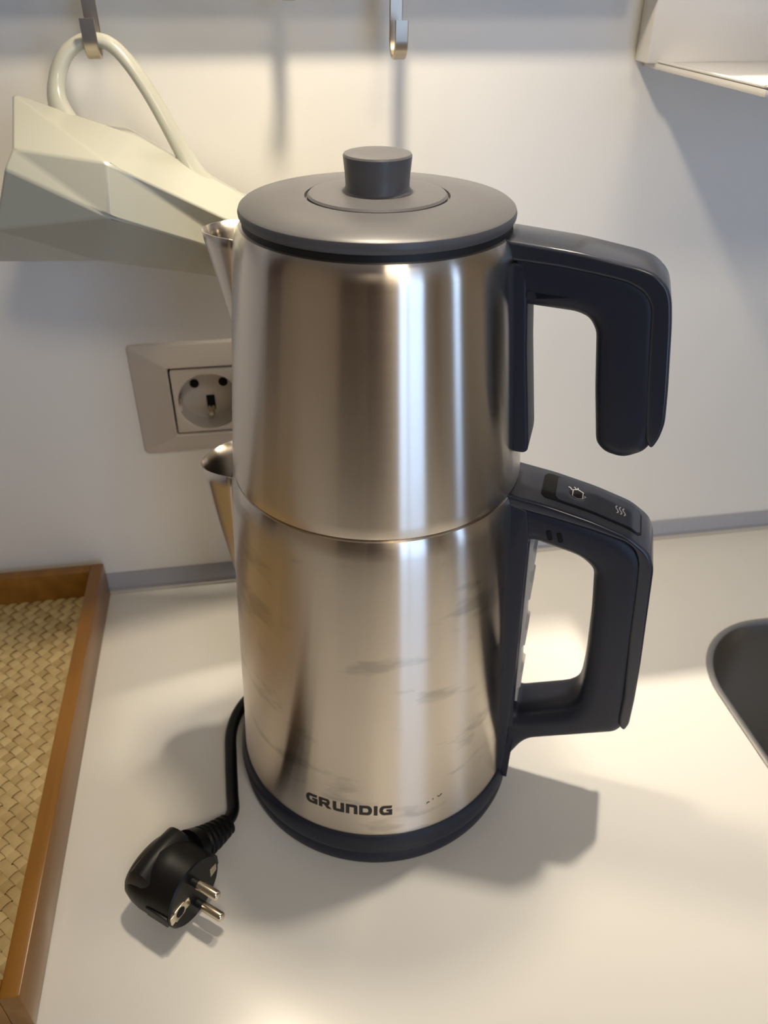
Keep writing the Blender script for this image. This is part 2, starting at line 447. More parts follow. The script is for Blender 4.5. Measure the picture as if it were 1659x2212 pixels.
for nm_, LP, pw, wc, lb in (('added_ceiling_lamp', LAMP_D, POWER_D, WARM_D, 'unseen round downlight added close to the backsplash wall to cast the front shadow'), ('added_ceiling_lamp', LAMP_E, POWER_E, WARM_E, 'unseen round ceiling lamp added for ambient light')):
    LR = .09 if LP is LAMP_D else .30
    lp = thing(nm_, lb, 'lamp', (LP[0], LP[1], ZC))
    bm = bmesh.new(); lathe_bm(bm, [(0, ZC - .001), (LR, ZC - .001), (LR, ZC - .03), (LR - .01, ZC - .03), (LR - .01, ZC - .01), (0, ZC - .01)], 48, LP[:2]); from_bm('housing', bm, 'cab_white', lp)
    ld = bpy.data.lights.new('added_ceiling_light', 'AREA'); ld.shape = 'DISK'; ld.size = .06 if LP is LAMP_D else .50
    ld.energy = pw; ld.color = wc
    lo = bpy.data.objects.new('added_ceiling_light', ld); COL.objects.link(lo); lo.location = (LP[0], LP[1], ZC - .035)
    if LP is LAMP_D:      # added downlight, beam narrowed to brighten the back right
        ld.spread = math.radians(29.5)
        lo.rotation_euler = (Vector((.20, .09, 0)) - lo.location).to_track_quat('-Z', 'Y').to_euler()

# ================================================================== kettle and teapot
PHI = math.radians(-25.0)
EH = Vector((math.cos(PHI), math.sin(PHI), 0)); NH = Vector((-math.sin(PHI), math.cos(PHI), 0))
SP = math.radians(157.0)
ES = Vector((math.cos(SP), math.sin(SP), 0)); NS = Vector((-math.sin(SP), math.cos(SP), 0))

LOW = [(.0768, .0240), (.0755, .045), (.0741, .075), (.0727, .105), (.0713, .135), (.0697, .165), (.0684, .185), (.0676, .196), (.0668, .2015), (.0655, .2046), (.0640, .2052)]
UPP = [(.0640, .2056), (.0655, .2062), (.0658, .2075), (.0656, .2120), (.0636, .235), (.0614, .258), (.0592, .281), (.0573, .298), (.0566, .3048), (.0555, .3096), (.0536, .3121), (.0512, .3126)]
def rad_at(prof, z):
    for (r0, z0), (r1, z1) in zip(prof, prof[1:]):
        if z0 <= z <= z1:
            return r0 + (r1 - r0) * (z - z0) / (z1 - z0)
    return prof[-1][0] if z > prof[-1][1] else prof[0][0]

def make_spout(parent, prof, ztip, rtip, zroot, half, zbot, curve, mat):
    """sheet-metal pouring lip: a rounded V that tapers away down the wall"""
    bm = bmesh.new()
    N, K = 26, 14
    grid = []
    for j in range(K + 1):
        t = j / K
        row = []
        for i in range(N + 1):
            s = -1 + 2 * i / N                      # -1 near root, 0 tip, 1 far root
            fl = abs(s)
            zr = ztip + (zroot - ztip) * fl ** 2
            z = zr + (zbot - zr) * t
            a = half * s * (1 - t) ** 0.9
            r0 = rad_at(prof, z) - .0006
            ext = (rtip - rad_at(prof, ztip)) * (1 - t) ** curve
            k = (1 - fl ** 2.1)
            # width of the V shrinks toward the tip
            ang = a * (0.16 + 0.84 * fl ** 0.9) if fl > 0 else 0
            d = r0 * math.cos(ang) + ext * k
            q = r0 * math.sin(a)
            P = ES * d + NS * q + Z * z
            row.append(bm.verts.new(P))
        grid.append(row)
    for j in range(K):
        for i in range(N):
            bm.faces.new((grid[j][i], grid[j][i + 1], grid[j + 1][i + 1], grid[j + 1][i]))
    o = from_bm('spout', bm, mat, parent, 60)
    md = o.modifiers.new('sheet', 'SOLIDIFY'); md.thickness = .0007; md.offset = 0
    # black patch laid on the wall as the shaded inside behind the lip
    bm = bmesh.new(); rows = []
    for j in range(9):
        t = j / 8
        z = zroot - .001 + (zbot - zroot) * .75 * t
        rows.append([bm.verts.new(((rad_at(prof, z) + .0004) * math.cos(SP + half * .98 * (1 - t * .8) * (i / 5 - 1)), (rad_at(prof, z) + .0004) * math.sin(SP + half * .98 * (1 - t * .8) * (i / 5 - 1)), z)) for i in range(11)])
    for a, b in zip(rows, rows[1:]):
        for i in range(10):
            bm.faces.new((a[i], a[i + 1], b[i + 1], b[i]))
    from_bm('spout_shade_patch', bm, 'hole_black', parent)

# ---- lower kettle
kt = thing('electric_kettle', 'brushed steel electric kettle with charcoal loop handle, under the teapot', 'kettle', (0, 0, .0112))
lathe('body', [(0, .024), (.070, .024)] + LOW + [(.060, .2052), (.055, .200), (0, .200)], 'steel_marked', kt, 160)
lathe('base_ring', [(.060, .0118), (.0776, .0118), (.0790, .0125), (.0796, .0150), (.0793, .0195), (.0786, .0225), (.0776, .0242), (.0770, .0246), (.0762, .0240), (.060, .024)], 'plastic', kt, 160)
make_spout(kt, LOW, .1925, .0885, .1990, math.radians(21), .094, 1.0, 'steel')
hd_core = [(.0620, .2046), (.0809, .2018), (.0992, .1978), (.1160, .1926), (.1242, .1868), (.1282, .1790), (.1300, .1600), (.1322, .1300), (.1346, .0978),
           (.1360, .0800), (.1352, .0738), (.1320, .0688), (.1262, .0662), (.0899, .0500), (.0856, .0440), (.0790, .0290), (.0745, .0172), (.0725, .0172), (.0720, .0600), (.0650, .150)]
hole = fillet([(.0752, .1812), (.0978, .1760), (.1052, .1700), (.1085, .1400), (.1108, .1000), (.1100, .0800), (.0790, .0668), (.0768, .1300)], [.003, .008, .006, .02, .02, .009, .004, .02])
hn = thing  # (alias not used further)
core = poly('handle', fillet(hd_core, .004), [hole], .0304, .0080, (0, 0, 0), EH, Z, -NH, 'plastic', kt, 6)
band_out = [(.0600, .2062), (.0814, .2030), (.1000, .1988), (.1170, .1934), (.1262, .1868), (.1296, .1790), (.1316, .1557), (.1346, .1210), (.1362, .0974), (.1367, .0800), (.1352, .0748)]
band_in = [(.1318, .0775), (.1310, .0830), (.1307, .0978), (.1264, .1395), (.1242, .1675), (.1226, .1818), (.1200, .1875), (.1152, .1908), (.0992, .1945), (.0809, .1975), (.0600, .2000)]
poly('handle_band', fillet(band_out + band_in, .0035), [], .0310, .0016, (0, 0, 0), EH, Z, -NH, 'plastic_gloss', kt, 4)
# plate between handle and body
pl = [(.0600, .2030), (.0725, .1990), (.0742, .1900), (.0756, .1477), (.0778, .0853), (.0778, .0400), (.0770, .0250), (.0760, .0200), (.0700, .0200), (.0620, .150)]
poly('mount_plate', fillet(pl, .001), [], .0316, .0010, (0, 0, 0), EH, Z, -NH, 'plastic', kt, 3)
# water gauge: clear ribbed strip on the handle side of the plate
gz = [(.0735, .1830), (.0772, .1800), (.0775, .1700)]
gp = [(.0740, .1800), (.0768, .1790)]
for zc in (.166, .148, .118, .088):
    r = .0742 + (.19 - zc) * .0040 / .15
    gp += [(r + .0022, zc + .0062), (r + .0037, zc + .0050), (r + .0037, zc - .0050), (r + .0022, zc - .0062)]
gp += [(.0800, .0720), (.0770, .0715)]
poly('water_gauge', gp, [], .0150, .0005, (0, 0, 0), EH, Z, -NH, 'gauge', kt, 1)
# slots in the side of the handle
for rho, z in ((.0834, .1880), (.0880, .1876)):
    P = EH * rho + Z * z - NH * .0150
    me = poly_mesh('indicator_slot', rrect(-.0011, .0011, -.0026, .0026, .00105), [], .0012, .0002, P, (EH * .95 + Z * .31).normalized(), (Z * .95 - EH * .31).normalized(), -NH, 2)
    link('indicator_slot', me, 'hole_black', kt)
# rocker switch on top of the handle, following its curve
def top_z(rho):
    pts = [(.06, .2062), (.0814, .2030), (.1000, .1988), (.1170, .1934), (.1262, .1868)]
    for (a, za), (b, zb) in zip(pts, pts[1:]):
        if a <= rho <= b:
            return za + (zb - za) * (rho - a) / (b - a)
    return pts[-1][1]
def top_patch(name, r0, r1, n0, n1, dz, th, mat, parent, dent=None, corner=.0025):
    bm = bmesh.new(); NR, NN = 28, 14
    lev = []
    for side in (0, 1):
        g = []
        for i in range(NR + 1):
            row = []
            rho = r0 + (r1 - r0) * i / NR
            e = min(rho - r0, r1 - rho)
            pin = corner - math.sqrt(max(corner ** 2 - (corner - e) ** 2, 0)) if e < corner else 0
            for j in range(NN + 1):
                n = (n0 + pin) + (n1 - n0 - 2 * pin) * j / NN
                z = top_z(rho) + (dz if side else dz - th)
                if side and dent:
                    d2 = ((rho - dent[0]) ** 2 + (n - dent[1]) ** 2) / dent[2] ** 2
                    z += dent[3] * math.exp(-d2 * 2.2)
                row.append(bm.verts.new(EH * rho + NH * n + Z * z))
            g.append(row)
        lev.append(g)
        for i in range(NR):
            for j in range(NN):
                f = (g[i][j], g[i + 1][j], g[i + 1][j + 1], g[i][j + 1])
                bm.faces.new(f if side else f[::-1])
    a, b = lev
    rim = [(i, 0) for i in range(NR + 1)] + [(NR, j) for j in range(1, NN + 1)] + [(i, NN) for i in range(NR - 1, -1, -1)] + [(0, j) for j in range(NN - 1, 0, -1)]
    for p, q in zip(rim, rim[1:] + rim[:1]):
        bm.faces.new((a[p[0]][p[1]], a[q[0]][q[1]], b[q[0]][q[1]], b[p[0]][p[1]]))
    return from_bm(name, bm, mat, parent, 35)
top_patch('switch_recess', .0770, .1222, -.0090, .0112, .0003, .0010, 'hole_black', kt)
sw = top_patch('switch', .0832, .1214, -.0082, .0104, .0008, .0010, 'plastic_gloss', kt, (.0925, .0015, .0058, -.0012), .002)
def strokes(name, lines, wid, place, mat, parent, th=.00012):
    """flat printed line work: every polyline becomes thin quads laid on a surface by place(x, y)"""
    bm = bmesh.new()
    for ln in lines:
        pts = [Vector((a, b)) for a, b in ln]
        L, R = [], []
        for i, p in enumerate(pts):
            t = (pts[min(i + 1, len(pts) - 1)] - pts[max(i - 1, 0)]).normalized()
            nrm = Vector((-t.y, t.x)) * wid / 2
            L.append(bm.verts.new(place(p + nrm))); R.append(bm.verts.new(place(p - nrm)))
        for i in range(len(pts) - 1):
            bm.faces.new((L[i], L[i + 1], R[i + 1], R[i]))
    me = bpy.data.meshes.new(name); bm.to_mesh(me); bm.free()
    return link(name, me, mat, parent, 0)
def on_top(p):
    d2 = ((p.x - .0925) ** 2 + (p.y - .0015) ** 2) / .0058 ** 2
    return EH * p.x + NH * p.y + Z * (top_z(p.x) + .00095 - .0012 * math.exp(-d2 * 2.2))
tp = [[(.0950, -.0010), (.0950, .0040), (.0925, .0052), (.0905, .0040), (.0905, -.0010), (.0928, -.0022), (.0950, -.0010)],
      [(.0905, .0030), (.0890, .0046), (.0882, .0044)], [(.0950, .0022), (.0964, .0010), (.0950, -.0004)], [(.0918, .0050), (.0908, .0060)],
      [(.0925, .0052), (.0925, .0062)]]
strokes('teapot_symbol', tp, .0005, on_top, 'print_grey', sw)
wv = []
for k in range(3):
    wv.append([(.1105 + .0016 * k + .0006 * math.sin(t / 8 * 2 * pi), -.0018 + .0056 * t / 8) for t in range(9)])
strokes('steam_symbol', wv, .0006, on_top, 'print_grey', sw)

# ---- GRUNDIG lettering printed on the body
def arc(cx, cy, rx, ry, a0, a1, n=8):
    return [(cx + rx * math.cos(math.radians(a0 + (a1 - a0) * i / n)), cy + ry * math.sin(math.radians(a0 + (a1 - a0) * i / n))) for i in range(n + 1)]
def q(x0, y0, x1, y1):
    return [(x0, y0), (x1, y0), (x1, y1), (x0, y1)]
def band(o, i):
    return [[o[k], o[k + 1], i[k + 1], i[k]] for k in range(len(o) - 1)]
def letter_G():
    W = 1.75
    o = [(W, 1.0), (.62, 1.0)] + arc(.62, .5, .62, .5, 90, 270, 10) + [(W, 0.0)]
    i = [(W - .12, .74), (.74, .74)] + arc(.74, .5, .24, .24, 90, 270, 10) + [(W, .26)]
    return band(o, i) + [q(W - .50, .1, W, .60), q(.95, .40, W - .3, .60)], W
def letter_R():
    W = 1.75
    o = [(.40, 1.0), (1.25, 1.0)] + arc(1.25, .67, .36, .33, 90, -90, 8) + [(.40, .34)]
    i = [(.40, .77), (1.12, .77)] + arc(1.12, .67, .06, .09, 90, -90, 8) + [(.40, .56)]
    return [q(0, 0, .50, 1.0)] + band(o, i) + [[(.66, .42), (1.22, .42), (1.86, 0.0), (1.22, 0.0)]], 1.82
def letter_U():
    W = 1.6
    return [q(0, .20, .50, 1.0), q(W - .50, 0, W, 1.0), [(0, .2), (.12, .05), (.5, 0), (.5, .25)], q(.45, 0, W - .3, .27), q(.2, .08, .52, .3)], W
def letter_N():
    W = 1.6
    return [q(0, 0, .50, 1.0), q(W - .50, 0, W, .80), [(W - .5, .75), (W, .80), (W - .12, .95), (W - .5, 1.0)], q(.3, .73, W - .45, 1.0)], W
def letter_D():
    W = 1.75
    o = [(.3, 1.0), (1.15, 1.0)] + arc(1.15, .5, .60, .5, 90, -90, 10) + [(.3, 0)]
    i = [(.3, .74), (1.02, .74)] + arc(1.02, .5, .22, .24, 90, -90, 10) + [(.3, .26)]
    return [q(0, 0, .50, 1.0)] + band(o, i), W
def letter_I():
    return [q(0, 0, .52, 1.0)], .52
glyphs, xx = [], 0.0
for fn in (letter_G, letter_R, letter_U, letter_N, letter_D, letter_I, letter_G):
    polys, W = fn()
    glyphs.append((xx, polys)); xx += W + .22
TOT = xx - .22
A0, A1, HL, ZB = math.radians(-127.4), math.radians(-92.9), .0069, .0402
def on_body(x, y):
    z = ZB + HL * y
    a = A0 + (A1 - A0) * x / TOT
    r = rad_at(LOW, z) + .00012
    return Vector((r * math.cos(a), r * math.sin(a), z))
bm = bmesh.new()
for x0, polys in glyphs:
    for pg in polys:
        pts = []
        for k in range(len(pg)):
            a, b = Vector(pg[k]), Vector(pg[(k + 1) % len(pg)])
            n = max(1, int(abs(b.x - a.x) / .25))
            pts += [tuple(a.lerp(b, t / n)) for t in range(n)]
        # cut into slim columns so the print follows the round body
        if len(pg) == 4:
            a, b, c, d = [Vector(p) for p in pg]
            n = max(1, int(max(abs(b.x - a.x), abs(c.x - d.x)) / .2))
            for t in range(n):
                l0, l1 = a.lerp(b, t / n), a.lerp(b, (t + 1) / n)
                h0, h1 = d.lerp(c, t / n), d.lerp(c, (t + 1) / n)
                vs = [bm.verts.new(on_body(x0 + p.x, p.y)) for p in (l0, l1, h1, h0)]
                try:
                    bm.faces.new(vs)
                except ValueError:
                    pass
me = bpy.data.meshes.new('brand_lettering'); bm.to_mesh(me); bm.free()
lt = link('brand_lettering', me, 'print_black', kt, 0)
lt['label'] = 'black printed word GRUNDIG'

# small dark scuffs beside the lettering
def on_body_az(p):
    r = rad_at(LOW, p.y) + .00012
    return Vector((r * math.cos(p.x / .075), r * math.sin(p.x / .075), p.y))
a0 = math.radians(-76.6) * .075
sc = [[(a0 - .0035, .0432), (a0 - .0026, .0440), (a0 - .0018, .0438)], [(a0 - .0002, .0447), (a0 + .0003, .0454)],
      [(a0 + .0026, .0462), (a0 + .0034, .0452), (a0 + .0040, .0456), (a0 + .0050, .0466)]]
strokes('scuff_mark', sc, .0005, on_body_az, M['plastic'], kt)

# ---- power base with cord and plug
pb = thing('power_base', 'low round charcoal power base under the kettle with black cord and plug', 'power base', (0, 0, 0))
lathe('dish', [(0, .0004), (.0760, .0004), (.0778, .0016), (.0786, .0045), (.0786, .0090), (.0778, .0108), (.060, .0110), (0, .0110)], 'plastic', pb, 160)
# plug geometry
FP = Vector((.78, -.625, 0)).normalized()        # the way the pins point
GP = Vector((.625, .78, 0)).normalized()         # the way the cord leaves
PC = Vector((-.1040, -.0890, .0203))             # centre of the plug face
pg = None
def disc_section(dist, rx, rz, sx=0.0, flat=None, n=40):
    pts = []
    for k in range(n):
        a = 2 * pi * k / n
        x, z = rx * math.cos(a), rz * math.sin(a)
        if flat:
            x = max(-flat, min(flat, x))
        pts.append(PC - FP * dist + GP * (x + sx) + Z * z)
    return pts
def loft(name, secs, mat, parent, sm=40):
    bm = bmesh.new()
    R = [[bm.verts.new(p) for p in s] for s in secs]
    n = len(R[0])
    for a, b in zip(R, R[1:]):
        for i in range(n):
            bm.faces.new((a[i], a[(i + 1) % n], b[(i + 1) % n], b[i]))
    bm.faces.new(R[0][::-1]); bm.faces.new(R[-1])
    return from_bm(name, bm, mat, parent, sm)
plug = loft('plug', [disc_section(0, .0172, .0176), disc_section(.0008, .0180, .0184), disc_section(.0120, .0184, .0190), disc_section(.0135, .0186, .0194), disc_section(.0210, .0186, .0190, .0),
                     disc_section(.0255, .0180, .0170, 0), disc_section(.0300, .0165, .0125, 0), disc_section(.0325, .0140, .0085, 0), disc_section(.0332, .0090, .0050, 0)], 'black_rubber', pb)
# grip hump on the back of the plug
hump = loft('grip', [[PC - FP * (.0105 + .0200 * (0.5 - 0.5 * math.cos(a))) * 1.0 + GP * gx + Z * (.0175 * s0 * math.sin(a) + .0010) for a in [pi * k / 12 for k in range(13)]] for gx, s0 in ((-.0155, .55), (-.0130, .95), (-.004, 1.06), (.006, 1.06), (.0145, .95), (.0172, .6))], 'black_rubber', plug)
for s in (1, -1):
    base = PC + Z * (.0095 * s)
    tube('pin_sleeve', [base - FP * .002, base + FP * .0045], .0021, 'black', plug, 16)
    pp = [base + FP * d for d in (.004, .0147, .0156, .0161, .0163)]
    tube('pin', pp, [.0024, .0024, .0021, .0013, .0004], 'pin_metal', plug, 16)
# earth plate with its pin hole on the face, and the side contact opposite
cpos = PC - GP * .0112 + FP * .0002
ep = poly('earth_plate', fillet([(-.0064, -.0026), (-.0036, -.0026), (-.0036, -.0040), (.0030, -.0040), (.0030, -.0030), (.0068, -.0030), (.0068, .0024), (.0036, .0024), (.0036, .0038), (-.0034, .0038), (-.0034, .0028), (-.0064, .0028)], .0006),
          [], .0008, .0002, cpos, GP, Z, FP, 'pin_metal', plug, 2)
poly('earth_hole', circle2(0, 0, .0027, 28), [], .0008, .0001, cpos + FP * .0003, GP, Z, FP, 'hole_black', ep, 1)
poly('earth_contact', [(-.0022, -.0030), (.0022, -.0022), (.0026, .0022), (-.0018, .0028)], [], .0008, .0002, PC + GP * .0132 + FP * .0002, GP, Z, FP, 'pin_metal', plug, 2)
for sg in (1, -1):   # side guide slots of the round head
    cp_ = PC + GP * (sg * .0183) - FP * .0070
    o = box('side_guide', -.0007, .0007, -.0070, .0060, -.0034, .0034, 'black_rubber', plug, .0003)
    o.data.transform(Matrix(((GP.x, FP.x, 0, cp_.x), (GP.y, FP.y, 0, cp_.y), (0, 0, 1, cp_.z), (0, 0, 0, 1))))
# ribbed strain relief
SA = PC - FP * .0170 + GP * .0150 + Z * .0010
SB = SA + GP * .0275 + FP * .0015 - Z * .0125
pts, rr = [], []
for k in range(37):
    t = k / 36
    pts.append(SA.lerp(SB, t) + Z * (-.0016 * math.sin(pi * t)))
    base_r = .0098 - .0046 * t
    rr.append(base_r + (.0006 if t < .25 else (.0007 if math.sin(t * 44) > 0 else -.0005)))
tube('strain_relief', pts, rr, 'black_rubber', plug, 20, sm=25)
cp = spline([SB - (SB - SA) * .12, SB + Vector((.003, .008, -.0012)), Vector((-.0868, -.022, .0045)), Vector((-.0872, .0, .0045)), Vector((-.0866, .022, .0045)), Vector((-.0800, .040, .0050)),
             Vector((-.0655, .0560, .0055)), Vector((-.050, .0640, .0060)), Vector((-.040, .0655, .0065))], 8)
tube('cord', cp, .0035, 'black_rubber', pb, 14)

# ---- teapot on top
tpot = thing('teapot', 'brushed steel teapot with charcoal open handle standing on the kettle', 'teapot', (0, 0, .2055))
lathe('body', [(0, .2062), (.058, .2062)] + UPP + [(.0500, .3100), (.0495, .300)], 'steel', tpot, 160)
make_spout(tpot, UPP, .3050, .0742, .3060, math.radians(19), .245, 1.25, 'steel')
out_u = [(.0500, .3128), (.0784, .3104), (.1007, .3068), (.1062, .3050), (.1112, .3006), (.1132, .2960), (.1150, .2875), (.1190, .2607), (.1206, .2470), (.1196, .2400), (.1176, .2350)]
in_u = [(.1146, .2390), (.1111, .2597), (.1066, .2930), (.1032, .2980), (.0973, .3009), (.0875, .3026), (.0708, .3045), (.0500, .3055)]
poly('handle_band', fillet(out_u + in_u, .004), [], .0245, .0014, (0, 0, 0), EH, Z, -NH, 'plastic_gloss', tpot, 4)
core_u = [(.0520, .3110), (.0708, .3096), (.0875, .3074), (.0990, .3054), (.1080, .3005), (.1112, .2940), (.1150, .2700), (.1192, .2470), (.1186, .2380), (.1160, .2318), (.1080, .2272), (.1001, .2288), (.0960, .2325),
          (.0920, .2564), (.0888, .2800), (.0855, .2850), (.0805, .2868), (.0600, .2878), (.0560, .2960)]
poly('handle', fillet(core_u, [0, .003, .003, .003, .004, .004, .003, .003, .003, .005, .005, .005, .004, .003, .006, .006, .004, .001, .001]), [], .0236, .0068, (0, 0, 0), EH, Z, -NH, 'plastic', tpot, 6)
pl = [(.0520, .3048), (.0607, .3042), (.0640, .2700), (.0690, .2300), (.0690, .2262), (.0675, .2250), (.0628, .2250), (.0600, .2500), (.0540, .2950)]
poly('mount_plate', fillet(pl, .0015), [], .0230, .0014, (0, 0, 0), EH, Z, -NH, 'plastic', tpot, 3)
lid = lathe('lid', [(0, .3132), (.0490, .3132), (.0505, .3112), (.0516, .3128), (.0518, .3146), (.0528, .3150), (.0534, .3163), (.0535, .3176), (.0530, .3190), (.0518, .3199), (.0400, .3213), (.0290, .3224), (.0279, .3222), (.0277, .3205), (0, .3205)], 'lid_plastic', tpot, 160)
lathe('lid_gap_shade', [(.0490, .3105), (.0521, .3105), (.0524, .3125), (.0521, .3148), (.0490, .3148)], 'black', lid, 128)  # black ring drawn in for the shaded gap under the lid
lathe('inset_disc', [(.0268, .3206), (.0269, .3222), (.0262, .3230), (.0150, .3238), (.0140, .3236), (0, .3236)], 'lid_plastic', lid, 96)
lathe('knob', [(.0138, .3234), (.0127, .3242), (.0122, .3255), (.0124, .3300), (.0129, .3350), (.0130, .3362), (.0126, .3369), (.0118, .3371), (0, .3372)], 'lid_plastic', lid, 96)

# ================================================================== socket in the wall
so = thing('wall_socket', 'ivory wall socket with a round two-pin well, behind the kettle', 'socket', (SOCK[0], WY, SOCK[1]))
cx, cz = SOCK
bm = bmesh.new()
rings = []
for hx, hz, d, r in ((.0478, .0392, 0.0, .003), (.0478, .0392, .0012, .003), (.0470, .0384, .0030, .003), (.0462, .0376, .0036, .003), (.0258, .0255, .0072, .001), (.0250, .0247, .0074, .001), (.0240, .0237, .0062, .001), (.0240, .0237, .0010, .001)):
    rings.append([bm.verts.new((cx + x, WY - d, cz - .0003 + z)) for x, z in rrect(-hx, hx, -hz, hz, r, 4)])
for a, b in zip(rings, rings[1:]):
    for i in range(len(a)):
        bm.faces.new((a[i], a[(i + 1) % len(a)], b[(i + 1) % len(b)], b[i]))
from_bm('cover_plate', bm, 'socket', so, 25)
box('back_box', cx - .0255, cx + .0255, WY + .0150, WY + .0400, cz - .0255, cz + .0255, 'black', so)
ins = poly('insert', rrect(-.0228, .0228, -.0225, .0225, .0012, 3), [circle2(0, -.0010, .0202, 64)], .0040, .0005, (cx, WY - .0050, cz - .0003), X, Z, -Y, 'socket_in', so, 2)
bm = bmesh.new()
R = [[bm.verts.new((cx + r * math.cos(2 * pi * i / 64), yy, cz - .0013 + r * math.sin(2 * pi * i / 64))) for i in range(64)] for r, yy in ((.0203, WY - .0066), (.0200, WY - .004), (.0197, WY + .0085), (.0190, WY + .0092))]
for a, b in zip(R, R[1:]):
    for i in range(64):
        bm.faces.new((a[i], a[(i + 1) % 64], b[(i + 1) % 64], b[i]))
bm.faces.new(R[-1])
well = from_bm('well', bm, 'socket_in', so, 30)
for s in (-1, 1):
    poly('pin_hole', circle2(0, 0, .0030, 28), [], .0010, .0001, (cx + s * .0095, WY + .0088, cz + .0052), X, Z, -Y, 'hole_black', well, 1)
tube('earth_pin', [(cx, WY + .009, cz - .0125), (cx, WY - .0015, cz - .0125), (cx, WY - .0028, cz - .0125)], [.0023, .0023, .0012], 'pin_metal', well, 16)
poly('earth_slot', rrect(-.0028, .0028, -.0055, .0055, .001), [], .0008, .0001, (cx, WY + .0089, cz - .0095), X, Z, -Y, 'hole_black', well, 1)
for s in (-1, 1):
    box('side_guide', cx + s * .0200 - .0018, cx + s * .0200 + .0018, WY - .0060, WY + .0080, cz - .0075, cz - .0035, 'socket_in', well, .0004)
    box('earth_clip', cx + s * .0190 - .0006, cx + s * .0190 + .0006, WY - .0035, WY + .0060, cz - .0035, cz + .0005, 'steel_plain', well, .0002)
poly('top_notch', rrect(-.0012, .0012, -.0012, .0012, .0005), [], .0008, .0001, (cx, WY - .0063, cz + .0190), X, Z, -Y, 'socket', well, 1)

# ================================================================== rail, hooks, jug
rl = thing('hanging_rail', 'flat metal rail on the wall above the hooks', 'rail', (0, WY, .40))
box('bar', -.55, .17, .1545, .1595, .389, .413, 'hook_metal', rl, .0006)
for x in (-.45, .12):
    box('bracket', x - .008, x + .008, .1595, WY, .394, .408, 'hook_metal', rl, .0005)
def hook_path(x, yb, yf, zt, zb, zl):
    r = (yf - yb) / -2
    yc = (yb + yf) / 2
    p = [(x, .1630, .402), (x, .1630, .4155), (x, .1610, .4180), (x, .1560, .4182), (x, .1522, .4165), (x, yb, .412), (x, yb, zb + r + .004)]
    for k in range(9):
        a = pi * k / 8
        p.append((x, yc + r * math.cos(a), zb + r - r * math.sin(a)))
    p.append((x, yf, zl))
    return p
hk = []
for x, zb, zl, lb in ((-.1148, .3560, .3725, 'flat metal hook holding up the pale green jug'), (-.0205, .3800, .3965, 'flat metal hook hanging empty, the higher one between two others'),
                      (.0335, .3548, .3715, 'flat metal hook hanging empty above the teapot handle')):
    o = ribbon('wall_hook', hook_path(x, .1500, .1340, .418, zb, zl), X, .0066, .0018, 'hook_metal')
    tag(o, lb, 'hook', 'hooks on the wall rail')

jg = thing('ceramic_jug', 'pale green faceted ceramic jug hanging sideways by its handle', 'jug', (-.11, .13, .26))
def ring_pts(t, yc, pts):
    return pts
# three faceted rings from the mouth (left) to the foot (right)
r0 = [(-.1526, .125, .3433), (-.1490, .086, .3262), (-.1530, .081, .3190), (-.1650, .086, .2920), (-.1870, .125, .2660), (-.1650, .164, .2920), (-.1530, .172, .3190), (-.1490, .166, .3262)]
r1 = [(-.0991, .125, .3238), (-.1085, .076, .3215), (-.1109, .070, .2998), (-.1239, .100, .2712), (-.1180, .125, .2690), (-.1239, .155, .2712), (-.1109, .173, .2998), (-.1085, .168, .3215)]
r2 = [(-.0450, .125, .2910), (-.0440, .090, .2840), (-.0440, .094, .2685), (-.0440, .099, .2660), (-.0430, .125, .2478), (-.0440, .151, .2660), (-.0440, .158, .2685), (-.0440, .160, .2840)]
r3 = [(.0100, .125, .2680), (.0110, .100, .2640), (.0110, .098, .2560), (.0110, .102, .2500), (.0120, .125, .2380), (.0110, .148, .2500), (.0110, .152, .2560), (.0110, .150, .2640)]
bm = bmesh.new()
V0 = [bm.verts.new(p) for p in r0]; V1 = [bm.verts.new(p) for p in r1]; V2 = [bm.verts.new(p) for p in r2]; V3 = [bm.verts.new(p) for p in r3]
c0 = sum((Vector(p) for p in r0), Vector()) / 8
VI = [bm.verts.new(Vector(p) + (c0 - Vector(p)) * .08) for p in r0]
VD = [bm.verts.new(Vector(p) + (c0 - Vector(p)) * .42 + Vector((.05, 0, -.014))) for p in r0]
for k in range(8):
    j = (k + 1) % 8
    if k in (0, 1, 7, 6):
        bm.faces.new((V0[k], V0[j], V1[j])); bm.faces.new((V0[k], V1[j], V1[k]))
    else:
        bm.faces.new((V0[k], V0[j], V1[k])); bm.faces.new((V0[j], V1[j], V1[k]))
    bm.faces.new((V1[k], V1[j], V2[j])); bm.faces.new((V1[k], V2[j], V2[k])); bm.faces.new((V2[k], V2[j], V3[j], V3[k]))
    bm.faces.new((V0[k], VI[k], VI[j], V0[j])); bm.faces.new((VI[k], VD[k], VD[j], VI[j]))
bm.faces.new(V3[::-1]); bm.faces.new(VD)
bmesh.ops.recalc_face_normals(bm, faces=bm.faces)
bmesh.ops.bevel(bm, geom=bm.edges[:], offset=.0018, segments=3, affect='EDGES', profile=.5, clamp_overlap=True)
jb = from_bm('body', bm, 'jug', jg, 60)
wn = jb.modifiers.new('facet_normals', 'WEIGHTED_NORMAL'); wn.weight = 90; wn.keep_sharp = False
hp = spline([(-.1290, .124, .3240), (-.1345, .132, .3380), (-.1335, .1375, .3480), (-.1285, .1405, .3570), (-.1215, .1420, .3620), (-.1150, .1420, .3634), (-.1070, .1415, .3615), (-.0990, .1390, .3535), (-.0900, .1350, .3390), (-.0820, .1300, .3230), (-.0745, .1260, .3070), (-.0690, .124, .2960)], 6)
n = len(hp)
